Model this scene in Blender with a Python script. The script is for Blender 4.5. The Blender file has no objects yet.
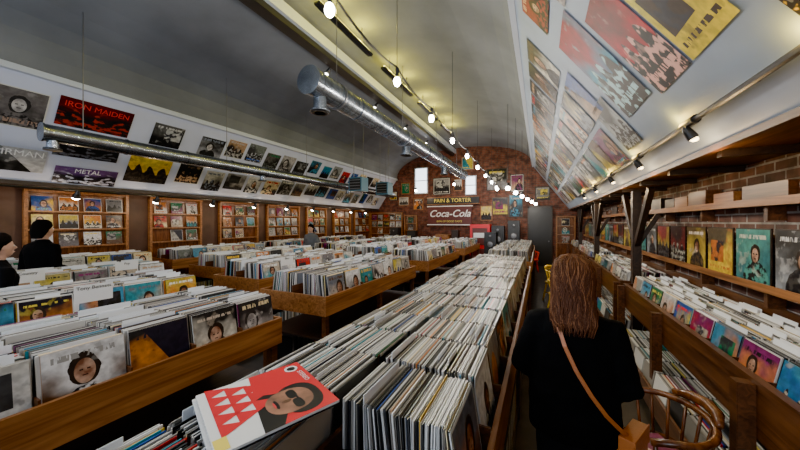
import bpy, math, random
import numpy as np
from mathutils import Vector, Matrix
random.seed(11); rng=np.random.default_rng(7)
D=bpy.data; SC=bpy.context.scene
def link(o): SC.collection.objects.link(o); return o

# ------------------------------------------------------------------ materials
def mat(name,col=(.5,.5,.5),rough=.5,metal=0.,emit=None,estr=0.,bump=0.,bscale=40.,var=0.,sc=(1,1,1),spec=.5):
    m=D.materials.new(name); m.use_nodes=True; nt=m.node_tree; b=nt.nodes['Principled BSDF']
    b.inputs['Base Color'].default_value=(*col,1); b.inputs['Roughness'].default_value=rough
    b.inputs['Metallic'].default_value=metal; b.inputs['Specular IOR Level'].default_value=spec
    if emit: b.inputs['Emission Color'].default_value=(*emit,1); b.inputs['Emission Strength'].default_value=estr
    if bump or var:
        tc=nt.nodes.new('ShaderNodeTexCoord'); n=nt.nodes.new('ShaderNodeTexNoise'); n.inputs['Scale'].default_value=bscale; n.inputs['Detail'].default_value=5
        mp=nt.nodes.new('ShaderNodeMapping'); mp.inputs['Scale'].default_value=sc
        nt.links.new(tc.outputs['Object'],mp.inputs['Vector']); nt.links.new(mp.outputs['Vector'],n.inputs['Vector'])
        if bump:
            bp=nt.nodes.new('ShaderNodeBump'); bp.inputs['Strength'].default_value=bump; bp.inputs['Distance'].default_value=.01
            nt.links.new(n.outputs['Fac'],bp.inputs['Height']); nt.links.new(bp.outputs['Normal'],b.inputs['Normal'])
        if var:
            r=nt.nodes.new('ShaderNodeValToRGB'); r.color_ramp.elements[0].position=.3; r.color_ramp.elements[1].position=.7
            r.color_ramp.elements[0].color=(*[c*(1-var) for c in col],1); r.color_ramp.elements[1].color=(*[min(1,c*(1+var)) for c in col],1)
            nt.links.new(n.outputs['Fac'],r.inputs['Fac']); nt.links.new(r.outputs['Color'],b.inputs['Base Color'])
    return m
def wood(name,dark,light,rough=.4,sc=(25,1.2,25)):
    m=D.materials.new(name); m.use_nodes=True; nt=m.node_tree; b=nt.nodes['Principled BSDF']; N=nt.nodes.new; L=nt.links.new
    tc=N('ShaderNodeTexCoord'); mp=N('ShaderNodeMapping'); mp.inputs['Scale'].default_value=sc
    n=N('ShaderNodeTexNoise'); n.inputs['Scale'].default_value=1.; n.inputs['Detail'].default_value=6; n.inputs['Distortion'].default_value=1.2
    r=N('ShaderNodeValToRGB'); r.color_ramp.elements[0].position=.3; r.color_ramp.elements[1].position=.7
    r.color_ramp.elements[0].color=(*dark,1); r.color_ramp.elements[1].color=(*light,1)
    L(tc.outputs['Object'],mp.inputs['Vector']); L(mp.outputs['Vector'],n.inputs['Vector']); L(n.outputs['Fac'],r.inputs['Fac']); L(r.outputs['Color'],b.inputs['Base Color'])
    bp=N('ShaderNodeBump'); bp.inputs['Strength'].default_value=.15; bp.inputs['Distance'].default_value=.005
    L(n.outputs['Fac'],bp.inputs['Height']); L(bp.outputs['Normal'],b.inputs['Normal']); b.inputs['Roughness'].default_value=rough
    return m
def brick(name,axis,c1,c2,mortar):
    m=D.materials.new(name); m.use_nodes=True; nt=m.node_tree; b=nt.nodes['Principled BSDF']; N=nt.nodes.new; L=nt.links.new
    tc=N('ShaderNodeTexCoord'); s=N('ShaderNodeSeparateXYZ'); c=N('ShaderNodeCombineXYZ')
    L(tc.outputs['Object'],s.inputs[0]); L(s.outputs[axis],c.inputs[0]); L(s.outputs[2],c.inputs[1])
    t=N('ShaderNodeTexBrick'); t.inputs['Scale'].default_value=1; t.inputs['Brick Width'].default_value=.23; t.inputs['Row Height'].default_value=.08
    t.inputs['Mortar Size'].default_value=.009; t.inputs['Mortar Smooth'].default_value=.2; t.inputs['Bias'].default_value=-.1
    t.inputs['Color1'].default_value=(*c1,1); t.inputs['Color2'].default_value=(*c2,1); t.inputs['Mortar'].default_value=(*mortar,1)
    L(c.outputs[0],t.inputs['Vector'])
    n=N('ShaderNodeTexNoise'); n.inputs['Scale'].default_value=5; n.inputs['Detail'].default_value=7; L(tc.outputs['Object'],n.inputs['Vector'])
    mx=N('ShaderNodeMix'); mx.data_type='RGBA'; mx.blend_type='MULTIPLY'; mx.inputs[0].default_value=.85
    r=N('ShaderNodeValToRGB'); r.color_ramp.elements[0].position=.38; r.color_ramp.elements[0].color=(.22,.2,.19,1); r.color_ramp.elements[1].position=.62; r.color_ramp.elements[1].color=(1,1,1,1)
    L(n.outputs['Fac'],r.inputs['Fac']); L(t.outputs['Color'],mx.inputs[6]); L(r.outputs['Color'],mx.inputs[7]); L(mx.outputs[2],b.inputs['Base Color'])
    bp=N('ShaderNodeBump'); bp.inputs['Strength'].default_value=.7; bp.inputs['Distance'].default_value=.014; bp.invert=True
    L(t.outputs['Fac'],bp.inputs['Height']); L(bp.outputs['Normal'],b.inputs['Normal']); b.inputs['Roughness'].default_value=.7
    return m
def attr_mat(name,rough=.35):
    m=D.materials.new(name); m.use_nodes=True; nt=m.node_tree; b=nt.nodes['Principled BSDF']
    a=nt.nodes.new('ShaderNodeAttribute'); a.attribute_name='c1'; nt.links.new(a.outputs['Color'],b.inputs['Base Color']); b.inputs['Roughness'].default_value=rough
    return m
def art_mat(name,rough=.3,spec=.3):
    m=D.materials.new(name); m.use_nodes=True; nt=m.node_tree; b=nt.nodes['Principled BSDF']; N=nt.nodes.new; L=nt.links.new
    def at(n): a=N('ShaderNodeAttribute'); a.attribute_name=n; return a
    a1,a2,a3,sd=at('c1'),at('c2'),at('c3'),at('seed'); S=sd.outputs['Fac']
    uv=N('ShaderNodeTexCoord'); sp=N('ShaderNodeSeparateXYZ'); L(uv.outputs['UV'],sp.inputs[0]); U,V=sp.outputs[0],sp.outputs[1]
    cb=N('ShaderNodeCombineXYZ'); L(U,cb.inputs[0]); L(V,cb.inputs[1])
    def M(op,*a):
        n=N('ShaderNodeMath'); n.operation=op
        for i,v in enumerate(a):
            if isinstance(v,(int,float)): n.inputs[i].default_value=v
            else: L(v,n.inputs[i])
        return n.outputs[0]
    L(M('MULTIPLY',S,37.),cb.inputs[2])
    def noise(sc,det,off,msc=(1,1,1)):
        n=N('ShaderNodeTexNoise'); n.inputs['Scale'].default_value=sc; n.inputs['Detail'].default_value=det
        va=N('ShaderNodeMapping'); va.inputs['Location'].default_value=(off,off*2,0); va.inputs['Scale'].default_value=msc; L(cb.outputs[0],va.inputs[0]); L(va.outputs[0],n.inputs['Vector']); return n.outputs['Fac']
    def mix(f,A,B,bt='MIX'):
        x=N('ShaderNodeMix'); x.data_type='RGBA'; x.blend_type=bt
        for i,v in ((0,f),(6,A),(7,B)):
            if isinstance(v,(tuple,float)): x.inputs[i].default_value=v
            else: L(v,x.inputs[i])
        return x.outputs[2]
    def rng_(v,a,b_):
        n=N('ShaderNodeMapRange'); n.inputs[1].default_value=a; n.inputs[2].default_value=b_; L(v,n.inputs[0]); return n.outputs[0]
    def rnd(k): return M('FRACT',M('MULTIPLY',S,k))
    kind=rnd(15.1)
    n1=noise(1.6,2,0); n2=noise(4,3,5); n3=noise(9,2,9)
    g=M('ADD',M('MULTIPLY',V,.5),n1); col=mix(rng_(g,.62,.9),a1.outputs['Color'],a2.outputs['Color'])
    cxx=M('MULTIPLY_ADD',rnd(13.7),.36,.32)
    dx=M('SUBTRACT',U,cxx); dy=M('SUBTRACT',V,M('MULTIPLY_ADD',rnd(7.3),.2,.46)); dx2=M('MULTIPLY',dx,dx)
    jit=M('MULTIPLY',M('SUBTRACT',n2,.5),.14)
    d=M('ADD',M('SQRT',M('ADD',M('MULTIPLY',dx2,1.7),M('MULTIPLY',dy,dy))),jit)
    dy2=M('SUBTRACT',V,0.); d2=M('ADD',M('SQRT',M('ADD',dx2,M('MULTIPLY',M('MULTIPLY',dy2,dy2),.8))),jit)
    fig=M('GREATER_THAN',kind,.55)
    hair=M('MULTIPLY',M('LESS_THAN',d,M('MULTIPLY_ADD',rnd(3.3),.10,.17)),fig)
    dyf=M('ADD',dy,.03); df=M('SQRT',M('ADD',M('MULTIPLY',dx2,2.2),M('MULTIPLY',dyf,dyf)))
    face=M('MULTIPLY',M('LESS_THAN',df,M('MULTIPLY_ADD',rnd(3.3),.09,.12)),fig)
    sh=M('MULTIPLY',M('LESS_THAN',d2,M('MULTIPLY_ADD',rnd(9.1),.1,.32)),fig)
    col=mix(sh,col,mix(rng_(n3,.45,.55),(.02,.02,.025,1),a2.outputs['Color']))
    col=mix(hair,col,(.03,.02,.015,1))
    skin=mix(rng_(n2,.4,.6),(.20,.08,.045,1),(.62,.38,.26,1)); col=mix(face,col,skin)
    ey=M('MULTIPLY',M('LESS_THAN',M('ABSOLUTE',M('SUBTRACT',M('ABSOLUTE',dx),.045)),.022),M('LESS_THAN',M('ABSOLUTE',M('SUBTRACT',dyf,.025)),.012))
    mo=M('MULTIPLY',M('LESS_THAN',M('ABSOLUTE',dx),.035),M('LESS_THAN',M('ABSOLUTE',M('ADD',dyf,.065)),.009))
    col=mix(M('MULTIPLY',M('MAXIMUM',ey,mo),face),col,(.04,.015,.012,1))
    rings=M('MULTIPLY',M('GREATER_THAN',M('SINE',M('MULTIPLY',d,M('MULTIPLY_ADD',rnd(4.7),30.,10.))),.1),M('LESS_THAN',kind,.06))
    col=mix(M('MULTIPLY',rings,M('LESS_THAN',d,.36)),col,a3.outputs['Color'])
    blk=M('MULTIPLY',M('MULTIPLY',M('LESS_THAN',M('ABSOLUTE',dx),.27),M('LESS_THAN',M('ABSOLUTE',dy),.24)),M('MULTIPLY',M('GREATER_THAN',kind,.06),M('LESS_THAN',kind,.28)))
    col=mix(blk,col,mix(rng_(n2,.47,.53),a3.outputs['Color'],(.03,.03,.04,1)))
    cols=M('SINE',M('MULTIPLY_ADD',U,22.,M('MULTIPLY',n1,6.)))
    hh=M('ADD',M('MULTIPLY',cols,.12),M('MULTIPLY_ADD',n2,.3,.30))
    grp=M('MULTIPLY',M('LESS_THAN',V,hh),M('MULTIPLY',M('GREATER_THAN',kind,.28),M('LESS_THAN',kind,.5)))
    col=mix(grp,col,mix(rng_(n3,.52,.57),(.025,.02,.02,1),a3.outputs['Color']))
    spl=M('MULTIPLY',M('GREATER_THAN',M('ADD',U,M('MULTIPLY',V,.6)),.8),M('MULTIPLY',M('GREATER_THAN',kind,.5),M('LESS_THAN',kind,.55)))
    col=mix(spl,col,a3.outputs['Color'])
    col=mix(M('MULTIPLY',rng_(n2,.60,.66),.45),col,a3.outputs['Color'])
    # half of the covers are monochrome photographs
    bw=N('ShaderNodeHueSaturation'); bw.inputs['Saturation'].default_value=.12; L(col,bw.inputs['Color'])
    col=mix(M('GREATER_THAN',rnd(21.7),.72),col,bw.outputs['Color'])
    col=mix(.4,col,mix(rng_(n3,.35,.65),(.12,.12,.12,1),(1.,1.,1.,1)),'MULTIPLY')
    w=noise(1,1,0,(26,5,1)); y0=M('MULTIPLY',M('GREATER_THAN',rnd(11.9),.4),.72)
    vv=M('SUBTRACT',V,y0)
    band=M('MULTIPLY',M('GREATER_THAN',vv,.10),M('LESS_THAN',vv,M('MULTIPLY_ADD',rnd(6.1),.08,.15)))
    band=M('MULTIPLY',band,M('LESS_THAN',M('ABSOLUTE',M('SUBTRACT',U,.5)),.40))
    col=mix(M('MULTIPLY',band,M('GREATER_THAN',w,.47)),col,a3.outputs['Color'])
    ed=M('GREATER_THAN',M('MAXIMUM',M('ABSOLUTE',M('SUBTRACT',U,.5)),M('ABSOLUTE',M('SUBTRACT',V,.5))),.475)
    col=mix(M('MULTIPLY',ed,M('GREATER_THAN',rnd(8.9),.75)),col,(.6,.6,.56,1))
    L(col,b.inputs['Base Color']); b.inputs['Roughness'].default_value=rough; b.inputs['Specular IOR Level'].default_value=spec
    return m

M_REC=attr_mat('record_sleeves',.3); M_ART=art_mat('cover_art',.3); M_POST=art_mat('poster_art',.42,.18)
M_PINE=wood('pine_orange',(.13,.046,.014),(.38,.16,.052),.4)
M_OAK=wood('oak_brown',(.04,.016,.007),(.14,.055,.021),.4)
M_DARK=wood('dark_wood',(.012,.008,.006),(.04,.022,.014),.45)
M_CHAIR=wood('chair_varnish',(.06,.02,.008),(.20,.072,.024),.25,(20,20,3))
M_BLACK=mat('black_metal',(.012,.012,.013),.4); M_WHITE=mat('white_card',(.82,.83,.84),.4)
M_GALV=mat('galvanised_steel',(.26,.29,.33),.27,.95,var=.35,bscale=7); M_STEEL=mat('steel_rod',(.2,.2,.21),.4,.9)
M_CEIL=mat('ceiling_plaster',(.16,.172,.19),.85,var=.2,bscale=1.0,bump=.15)
M_PANEL=mat('panel_grey_blue',(.27,.33,.43),.5,var=.12,bscale=2.); M_PANELL=mat('panel_white',(.54,.58,.72),.55,var=.06,bscale=2.)
M_TRIM=mat('white_trim',(.5,.55,.63),.5); M_CARPET=mat('floor_dark',(.03,.024,.02),.5,var=.5,bscale=5)
M_BR_R=brick('brick_side',1,(.19,.08,.05),(.09,.042,.034),(.36,.33,.30)); M_BR_F=brick('brick_end',0,(.22,.062,.035),(.12,.035,.024),(.12,.09,.075))
M_LEFT=mat('left_wall_paint',(.08,.042,.028),.6,var=.3,bscale=3)
M_BULB=mat('bulb_glow',(1,1,1),.3,emit=(1,.95,.86),estr=60.); M_BULBW=mat('bulb_glow_warm',(1,.9,.7),.3,emit=(1,.75,.35),estr=18.)
M_WIN=mat('added_window_fill',(.8,.85,1),.3,emit=(.8,.9,1.),estr=5.5)
M_TUBE=mat('yellow_tube',(1,.9,.3),.3,emit=(1,.85,.15),estr=12.)

# ------------------------------------------------------------------ mesh builder
class MB:
    def __init__(s): s.v=[];s.f=[];s.m=[];s.mats=[]
    def mi(s,m):
        if m not in s.mats: s.mats.append(m)
        return s.mats.index(m)
    def box(s,x0,x1,y0,y1,z0,z1,m,M=None):
        b=len(s.v); P=[(x0,y0,z0),(x1,y0,z0),(x1,y1,z0),(x0,y1,z0),(x0,y0,z1),(x1,y0,z1),(x1,y1,z1),(x0,y1,z1)]
        if M is not None: P=[tuple(M@Vector(p)) for p in P]
        s.v+=P; s.f+=[tuple(b+i for i in q) for q in ((0,3,2,1),(4,5,6,7),(0,1,5,4),(1,2,6,5),(2,3,7,6),(3,0,4,7))]; s.m+=[s.mi(m)]*6
    def poly(s,pts,m):
        b=len(s.v); s.v+=[tuple(p) for p in pts]; s.f.append(tuple(range(b,b+len(pts)))); s.m.append(s.mi(m))
    def rings(s,R,m,cap=True):
        n=len(R[0]); b=len(s.v)
        for r in R: s.v+=[tuple(p) for p in r]
        k=s.mi(m)
        for i in range(len(R)-1):
            for j in range(n):
                a=b+i*n+j; c=b+i*n+(j+1)%n; s.f.append((a,c,c+n,a+n)); s.m.append(k)
        if cap:
            s.f.append(tuple(b+j for j in range(n))[::-1]); s.m.append(k)
            s.f.append(tuple(b+(len(R)-1)*n+j for j in range(n))); s.m.append(k)
    def tube(s,pts,rad,m,n=10,cap=True):
        pts=[Vector(p) for p in pts]
        if isinstance(rad,(int,float)): rad=[rad]*len(pts)
        R=[]; up=None
        for i,p in enumerate(pts):
            t=(pts[min(i+1,len(pts)-1)]-pts[max(i-1,0)]).normalized()
            if up is None: up=t.orthogonal().normalized()
            else: up=(up-t*up.dot(t)); up=up.normalized() if up.length>1e-6 else t.orthogonal().normalized()
            w=t.cross(up)
            R.append([p+(up*math.cos(a)+w*math.sin(a))*rad[i] for a in [2*math.pi*j/n for j in range(n)]])
        s.rings(R,m,cap)
    def ell(s,c,rx,ry,rz,m,n=14,k=9):
        c=Vector(c); R=[]
        for i in range(1,k):
            t=math.pi*i/k
            R.append([c+Vector((rx*math.sin(t)*math.cos(a),ry*math.sin(t)*math.sin(a),-rz*math.cos(t))) for a in [2*math.pi*j/n for j in range(n)]])
        s.rings(R,m)
    def zloft(s,rows,m,n=24):
        s.rings([[ (cx+rx*math.cos(a),cy+ry*math.sin(a),z) for a in [2*math.pi*j/n for j in range(n)]] for z,rx,ry,cx,cy in rows],m)
    def obj(s,name,parent=None,smooth=False,bevel=0.):
        me=D.meshes.new(name); me.from_pydata(s.v,[],s.f)
        for m in s.mats: me.materials.append(m)
        me.polygons.foreach_set('material_index',s.m)
        if smooth: me.polygons.foreach_set('use_smooth',[True]*len(s.f))
        me.update(); o=link(D.objects.new(name,me))
        if parent: o.parent=parent
        if bevel:
            b=o.modifiers.new('bevel','BEVEL'); b.width=bevel; b.segments=2; b.limit_method='ANGLE'
        return o
def empty(name,loc=(0,0,0),rz=0.):
    e=link(D.objects.new(name,None)); e.location=loc; e.rotation_euler=(0,0,rz); e.empty_display_size=.1; return e

BOXF=np.array([(0,3,2,1),(4,5,6,7),(0,1,5,4),(1,2,6,5),(2,3,7,6),(3,0,4,7)])
BOXV=np.array([(-1,-1,-1),(1,-1,-1),(1,1,-1),(-1,1,-1),(-1,-1,1),(1,-1,1),(1,1,1),(-1,1,1)],float)*.5
def boxes_mesh(name,rows,m,parent):
    if not rows: return None
    A=np.array(rows,float); n=len(A); V=BOXV[None]*A[:,None,3:6]
    c,s=np.cos(A[:,6])[:,None],np.sin(A[:,6])[:,None]
    x=V[:,:,0]*c+V[:,:,2]*s; z=-V[:,:,0]*s+V[:,:,2]*c
    P=np.stack([x,V[:,:,1],z],-1)+A[:,None,0:3]
    F=BOXF[None]+8*np.arange(n)[:,None,None]
    me=D.meshes.new(name); me.from_pydata(P.reshape(-1,3).tolist(),[],F.reshape(-1,4).tolist())
    at=me.attributes.new('c1','FLOAT_COLOR','FACE'); C=np.ones((n,6,4)); C[:,:,:3]=A[:,None,7:10]
    at.data.foreach_set('color',C.ravel()); me.materials.append(m); o=link(D.objects.new(name,me))
    if parent: o.parent=parent
    return o
PAL=[(.7,.66,.56),(.72,.72,.72),(.03,.03,.035),(.58,.015,.015),(.02,.08,.36),(.78,.48,.02),(.02,.26,.33),(.01,.16,.07),(.60,.20,.03),(.20,.02,.12),(.42,.26,.15),(.15,.17,.21),(.8,.66,.38),(.05,.28,.46),(.02,.02,.02),(.7,.68,.62),(.015,.015,.03),(.12,.06,.03),(.70,.56,.06),(.04,.04,.05),(.35,.34,.32),(.5,.42,.33)]
def pick(): 
    c=random.choice(PAL); k=random.uniform(.75,1.15); return tuple(min(1,v*k) for v in c)
def reccol():
    r=random.random()
    if r<.36: k=random.uniform(.45,.9); return (k,k*.98,k*.94)
    if r<.56: k=random.uniform(.14,.38); return (k,k*.92,k*.80)
    if r<.80: k=random.uniform(.006,.06); return (k,k,k)
    return tuple(v for v in pick())
def art3():
    a=pick(); b=pick(); c=pick()
    while abs(sum(a)-sum(c))<.4: c=pick()
    return a,b,c
def sheets(name,quads,m,parent):
    v=[];f=[]
    for i,q in enumerate(quads): v+=[tuple(p) for p in q[:4]]; f.append((4*i,4*i+1,4*i+2,4*i+3))
    me=D.meshes.new(name); me.from_pydata(v,[],f)
    uv=me.uv_layers.new(name='UVMap'); uv.data.foreach_set('uv',[0,0,1,0,1,1,0,1]*len(quads))
    for k in range(3):
        a=me.attributes.new('c%d'%(k+1),'FLOAT_COLOR','FACE'); a.data.foreach_set('color',[x for q in quads for x in (*q[4][k],1.)])
    a=me.attributes.new('seed','FLOAT','FACE'); a.data.foreach_set('value',[q[5] for q in quads])
    me.materials.append(m); o=link(D.objects.new(name,me))
    if parent: o.parent=parent
    return o
def text(parent,s,loc,rot,size,m,ext=.002,name='lettering',align='CENTER'):
    c=D.curves.new(name,'FONT'); c.body=s; c.size=size; c.extrude=ext; c.align_x=align; c.align_y='CENTER'; c.materials.append(m)
    o=link(D.objects.new(name,c)); o.location=loc; o.rotation_euler=rot
    if parent: o.parent=parent
    return o

# ------------------------------------------------------------------ room shell
Y0,Y1=-4.,14.
RS,RU=(1.1,2.35),(-.28,4.25)
LS,LU=(-7.8,2.5),(-6.7,4.05)
XR,XL=1.65,-8.4
arch=[RU]
cx=(RU[0]+LU[0])/2; hw=(RU[0]-LU[0])/2
for i in range(1,20):
    t=math.pi*i/20; 
    arch.append((cx+hw*math.cos(t), RU[1]+(LU[1]-RU[1])*i/20+1.2*math.sin(t)**.85))
arch.append(LU)
def ceil_z(x):
    for (xa,za),(xb,zb) in zip(arch[:-1],arch[1:]):
        if xb<=x<=xa: return za+(zb-za)*(xa-x)/(xa-xb)
    return 4.
def strip(name,prof,m,smooth=False,th=0.08):
    b=MB()
    for (xa,za),(xb,zb) in zip(prof[:-1],prof[1:]): b.poly([(xa,Y0,za),(xa,Y1,za),(xb,Y1,zb),(xb,Y0,zb)],m)
    return b.obj(name,smooth=smooth)
strip('ceiling',arch,M_CEIL,True)
strip('wall_right_sloped',[RS,RU],M_PANEL); strip('wall_left_sloped',[LU,LS],M_PANELL)
b=MB(); b.box(XR,XR+.15,Y0,Y1,0,2.5,M_BR_R); b.obj('wall_right')
b=MB(); b.box(XL-.15,XL,Y0,Y1,0,2.6,M_LEFT); b.obj('wall_left')
b=MB(); b.box(XL-.15,XR+.15,Y0-.1,Y1+.1,-.1,0,M_CARPET); b.obj('floor')
b=MB(); b.box(RS[0],XR-.001,Y0,Y1,2.35,2.39,M_OAK)
for y in np.arange(-3.5,13.8,.9): b.box(RS[0]+.03,XR-.001,y,y+.06,2.30,2.35,M_DARK)
b.obj('soffit_right')
b=MB(); b.box(XL,LS[0],Y0,Y1,2.5,2.54,M_OAK); b.obj('soffit_left')
prof=[(XL,0),(XR,0),(XR,2.4),RS]+arch+[LS,(XL,2.5)]
b=MB(); b.rings([[(x,Y1,z) for x,z in prof],[(x,Y1+.15,z) for x,z in prof]],M_BR_F); b.obj('wall_back')
b=MB(); b.rings([[(x,Y0-.15,z) for x,z in prof],[(x,Y0,z) for x,z in prof]],M_LEFT); b.obj('wall_front')
def beam(name,p,q,w,m):
    b=MB(); b.tube([p,q],w,m,4); return b.obj(name)
beam('trim_1',(RU[0],Y0+.02,RU[1]-.02),(RU[0],Y1-.02,RU[1]-.02),.045,M_TRIM)
beam('trim_2',(LU[0],Y0+.02,LU[1]-.02),(LU[0],Y1-.02,LU[1]-.02),.06,M_TRIM)
beam('trim_3',(RS[0]-.02,Y0+.02,RS[1]+.0),(RS[0]-.02,Y1-.02,RS[1]+.0),.03,M_OAK)
beam('trim_4',(LS[0]+.02,Y0+.02,LS[1]),(LS[0]+.02,Y1-.02,LS[1]),.05,M_DARK)
b=MB(); b.box(-3.95,-3.6,Y0,Y1-.01,5.1,5.28,M_TRIM); b.box(-3.88,-3.67,Y0,Y1-.01,5.0,5.1,M_BLACK); b.obj('ridge_beam')
GAIN=1.7
def pl(loc,e,col=(1,.86,.66),r=.05,kind='POINT',rot=None,**k):
    l=D.lights.new('lamp','POINT' if kind=='POINT' else kind); l.energy=e*GAIN; l.color=col
    if kind!='AREA': l.shadow_soft_size=r
    for a,v in k.items(): setattr(l,a,v)
    o=link(D.objects.new('lamp_light',l)); o.location=loc
    if rot: o.rotation_euler=rot
    return o
P=empty('tube_lamp'); b=MB()
for y in (1.4,3.4,5.4,7.4,9.4):
    b.box(-2.95,-2.85,y,y+1.5,4.98,5.02,M_BLACK); b.tube([(-2.9,y+.05,5.05),(-2.9,y+1.45,5.05)],.02,M_TUBE,8)
    for k in (.3,1.2): b.tube([(-2.9,y+k,5.02),(-2.9,y+k,ceil_z(-2.9))],.006,M_BLACK,5)
    for k in (.35,1.15): pl((-2.9,y+k,5.10),20,(1,.82,.06),.05).parent=P
b.obj('tubes',P)
P=empty('added_fill_spots'); b=MB(); g=MB()  # spots added on the ridge beam to brighten the left bins
for y in (-1.,1.2,5.,7.,9.,11.):
    b.tube([(-3.90,y,5.03),(-3.96,y,4.98),(-4.0,y,4.93)],[.025,.04,.045],M_BLACK,12); g.ell((-4.003,y,4.925),.035,.035,.025,M_BULB,10,6)
    pl((-4.03,y,4.88),200,(.90,.94,1),.06,kind='SPOT',rot=(0,math.radians(-22),0),spot_size=math.radians(105),spot_blend=.6).parent=P
b.obj('heads',P); g.obj('lamps',P,True)

# ------------------------------------------------------------------ record bins
def bin_table(x0,x1,y0,y1,sp=.008,cell=.335,both=True,ystart2=None,ztop=1.235,lower=True,name='record_bin',rail=None,fullmin=.9):
    P=empty(name,((x0+x1)/2,(y0+y1)/2,0)); ox,oy=(x0+x1)/2,(y0+y1)/2
    zb=ztop-.315; zr=zb+.115 if rail is None else rail
    w=MB(); X0,X1,Yb0,Yb1=x0-ox,x1-ox,y0-oy,y1-oy; xm=0. if both else X1-.012
    t=.022; ys2=(ystart2-oy) if ystart2 is not None else Yb0
    def rb(xa,xb,ya,yb,za,zc,m=M_PINE): w.box(xa,xb,ya,yb,za,zc,m)
    rb(X0,X0+t,Yb0,Yb1,zb-.1,zr); rb(X1-t,X1,ys2,Yb1,zb-.1,zr)
    rb(X0+t,(xm if both else X1-t),Yb0,Yb0+t,zb-.1,zr); rb(X0+t,X1-t,Yb1-t,Yb1,zb-.1,zr)
    if both: rb(xm,X1-t,ys2,ys2+t,zb-.1,zr)
    rb(X0+t,xm,Yb0+t,Yb1-t,zb-.03,zb); rb(xm,X1-t,ys2+t,Yb1-t,zb-.03,zb) if both else None
    if both: rb(xm-.008,xm+.008,Yb0+t,Yb1-t,zb,zr+.08,M_OAK)
    ny=max(2,int((y1-y0)/1.3)+1)
    for i in range(ny):
        yy=Yb0+.03+(Yb1-Yb0-.12)*i/(ny-1)
        for xx in (X0+.02,X1-.08):
            yy2=ys2+.03 if (xx>0 and yy<ys2) else yy
            w.box(xx,xx+.06,yy2,yy2+.06,0,zb-.1,M_OAK)
    w.box(X0+.03,xm,Yb0+.05,Yb1-.05,.10,.13,M_DARK); w.box(xm,X1-.03,ys2+.05,Yb1-.05,.10,.13,M_DARK)
    w.box(X0+.03,xm,Yb0+.05,Yb1-.05,.52,.545,M_DARK); w.box(xm,X1-.03,ys2+.05,Yb1-.05,.52,.545,M_DARK)
    rec=[];cards=[];art=[]
    n=int((y1-y0-2*t)/cell); off=(y1-y0-n*cell)/2
    for i in range(n):
        yc=Yb0+off+(i+.5)*cell
        if i: w.box(X0+t,xm,yc-cell/2-.005,yc-cell/2+.005,zb,zr+.02,M_OAK)
        if i and both and yc>ys2: w.box(xm,X1-t,yc-cell/2-.005,yc-cell/2+.005,zb,zr+.02,M_OAK)
        for side in ((-1,1) if both else (-1,)):
            if side==1 and yc-cell/2<ys2+t-.002: continue
            a,bx=((X0+t+.035),xm-.012) if side<0 else (xm+.012,X1-t-.035)
            L=bx-a; outer=a if side<0 else bx
            full=random.uniform(fullmin,1.); nrec=int(L*full/sp); ph=random.uniform(0,6.3); amp=random.uniform(.03,.13)
            ctop=random.uniform(-.025,.008); gap=0.
            for k in range(nrec):
                if random.random()<sp*1.3: gap+=random.uniform(.005,.018)
                x=outer-side*(k*sp+gap)
                if abs(x-outer)>L-.003: break
                tl=-side*(.09+amp*math.sin(ph+k*sp*22)+random.uniform(-.018,.018))*(1-.75*k/max(nrec,1))
                if k<6: tl=-side*(.16-.01*k)
                dz=ctop+random.uniform(-.012,.007); hh=.31
                cx_=x - side*0.5*hh*math.sin(abs(tl))*0.5
                rec.append((cx_,yc+random.uniform(-.009,.009),zb+.004+hh/2*math.cos(tl)+dz*.6+.004,min(sp*random.choice((.5,.75,.85)),.006),.307,hh,tl,*reccol()))
                if k==0:
                    c=Vector(rec[-1][:3]); u=Vector((0,side*.153,0)); vv=Vector((math.sin(tl),0,math.cos(tl)))*.155; nn=Vector((side*math.cos(tl),0,-side*math.sin(tl)))*(.003+.0012)
                    c=c+nn; art.append((c-u-vv,c+u-vv,c+u+vv,c-u+vv,art3(),random.random()))
                if k>3 and random.random()<sp/.15:
                    h2=.31+random.uniform(.01,.035)
                    cards.append((cx_-side*.003,yc+random.uniform(-.03,.03),zb+h2/2+.004,.0026,random.choice((.24,.28,.14)),h2,tl,.8,.83,.87))
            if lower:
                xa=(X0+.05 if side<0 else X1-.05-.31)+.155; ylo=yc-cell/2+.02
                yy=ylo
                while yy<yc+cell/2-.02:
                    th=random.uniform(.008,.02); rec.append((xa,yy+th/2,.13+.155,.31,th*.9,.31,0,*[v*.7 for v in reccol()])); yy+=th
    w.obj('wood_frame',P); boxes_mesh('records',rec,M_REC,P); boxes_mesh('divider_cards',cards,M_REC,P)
    if art: sheets('front_covers',art,M_ART,P)
    return P
bin_table(-1.14,-.15,.08,6.0,.005,ystart2=.71,fullmin=.97)
bin_table(-1.12,-.15,6.7,11.4,.010,fullmin=.95)
A=[(-3.0,-2.0,-.5,1.9,.0065),(-3.1,-2.1,2.6,5.2,.0075),(-3.1,-2.1,5.9,8.5,.011),(-3.1,-2.1,9.2,11.8,.016)]
B=[(-4.52,-3.55,-.3,2.3,.008),(-4.6,-3.6,3.0,5.6,.010),(-4.6,-3.6,6.3,8.9,.016),(-4.6,-3.6,9.5,12.1,.02)]
C=[(-6.1,-5.18,.2,2.8,.011),(-6.1,-5.15,3.5,6.1,.014),(-6.1,-5.15,6.8,9.4,.02),(-6.1,-5.15,10.,12.4,.02)]
for q in A+B+C: bin_table(*q[:4],sp=q[4])
for y in (1.0,3.8,6.6,9.4): bin_table(-8.15,-7.2,y,y+2.6,sp=.018)
M_TXR=mat('text_red',(.6,.03,.03),.4); M_TXW=mat('text_white',(.85,.85,.85),.4); M_TXY=mat('text_yellow',(.85,.7,.1),.4); M_PB=mat('printed_black',(.015,.015,.015),.3)
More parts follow.
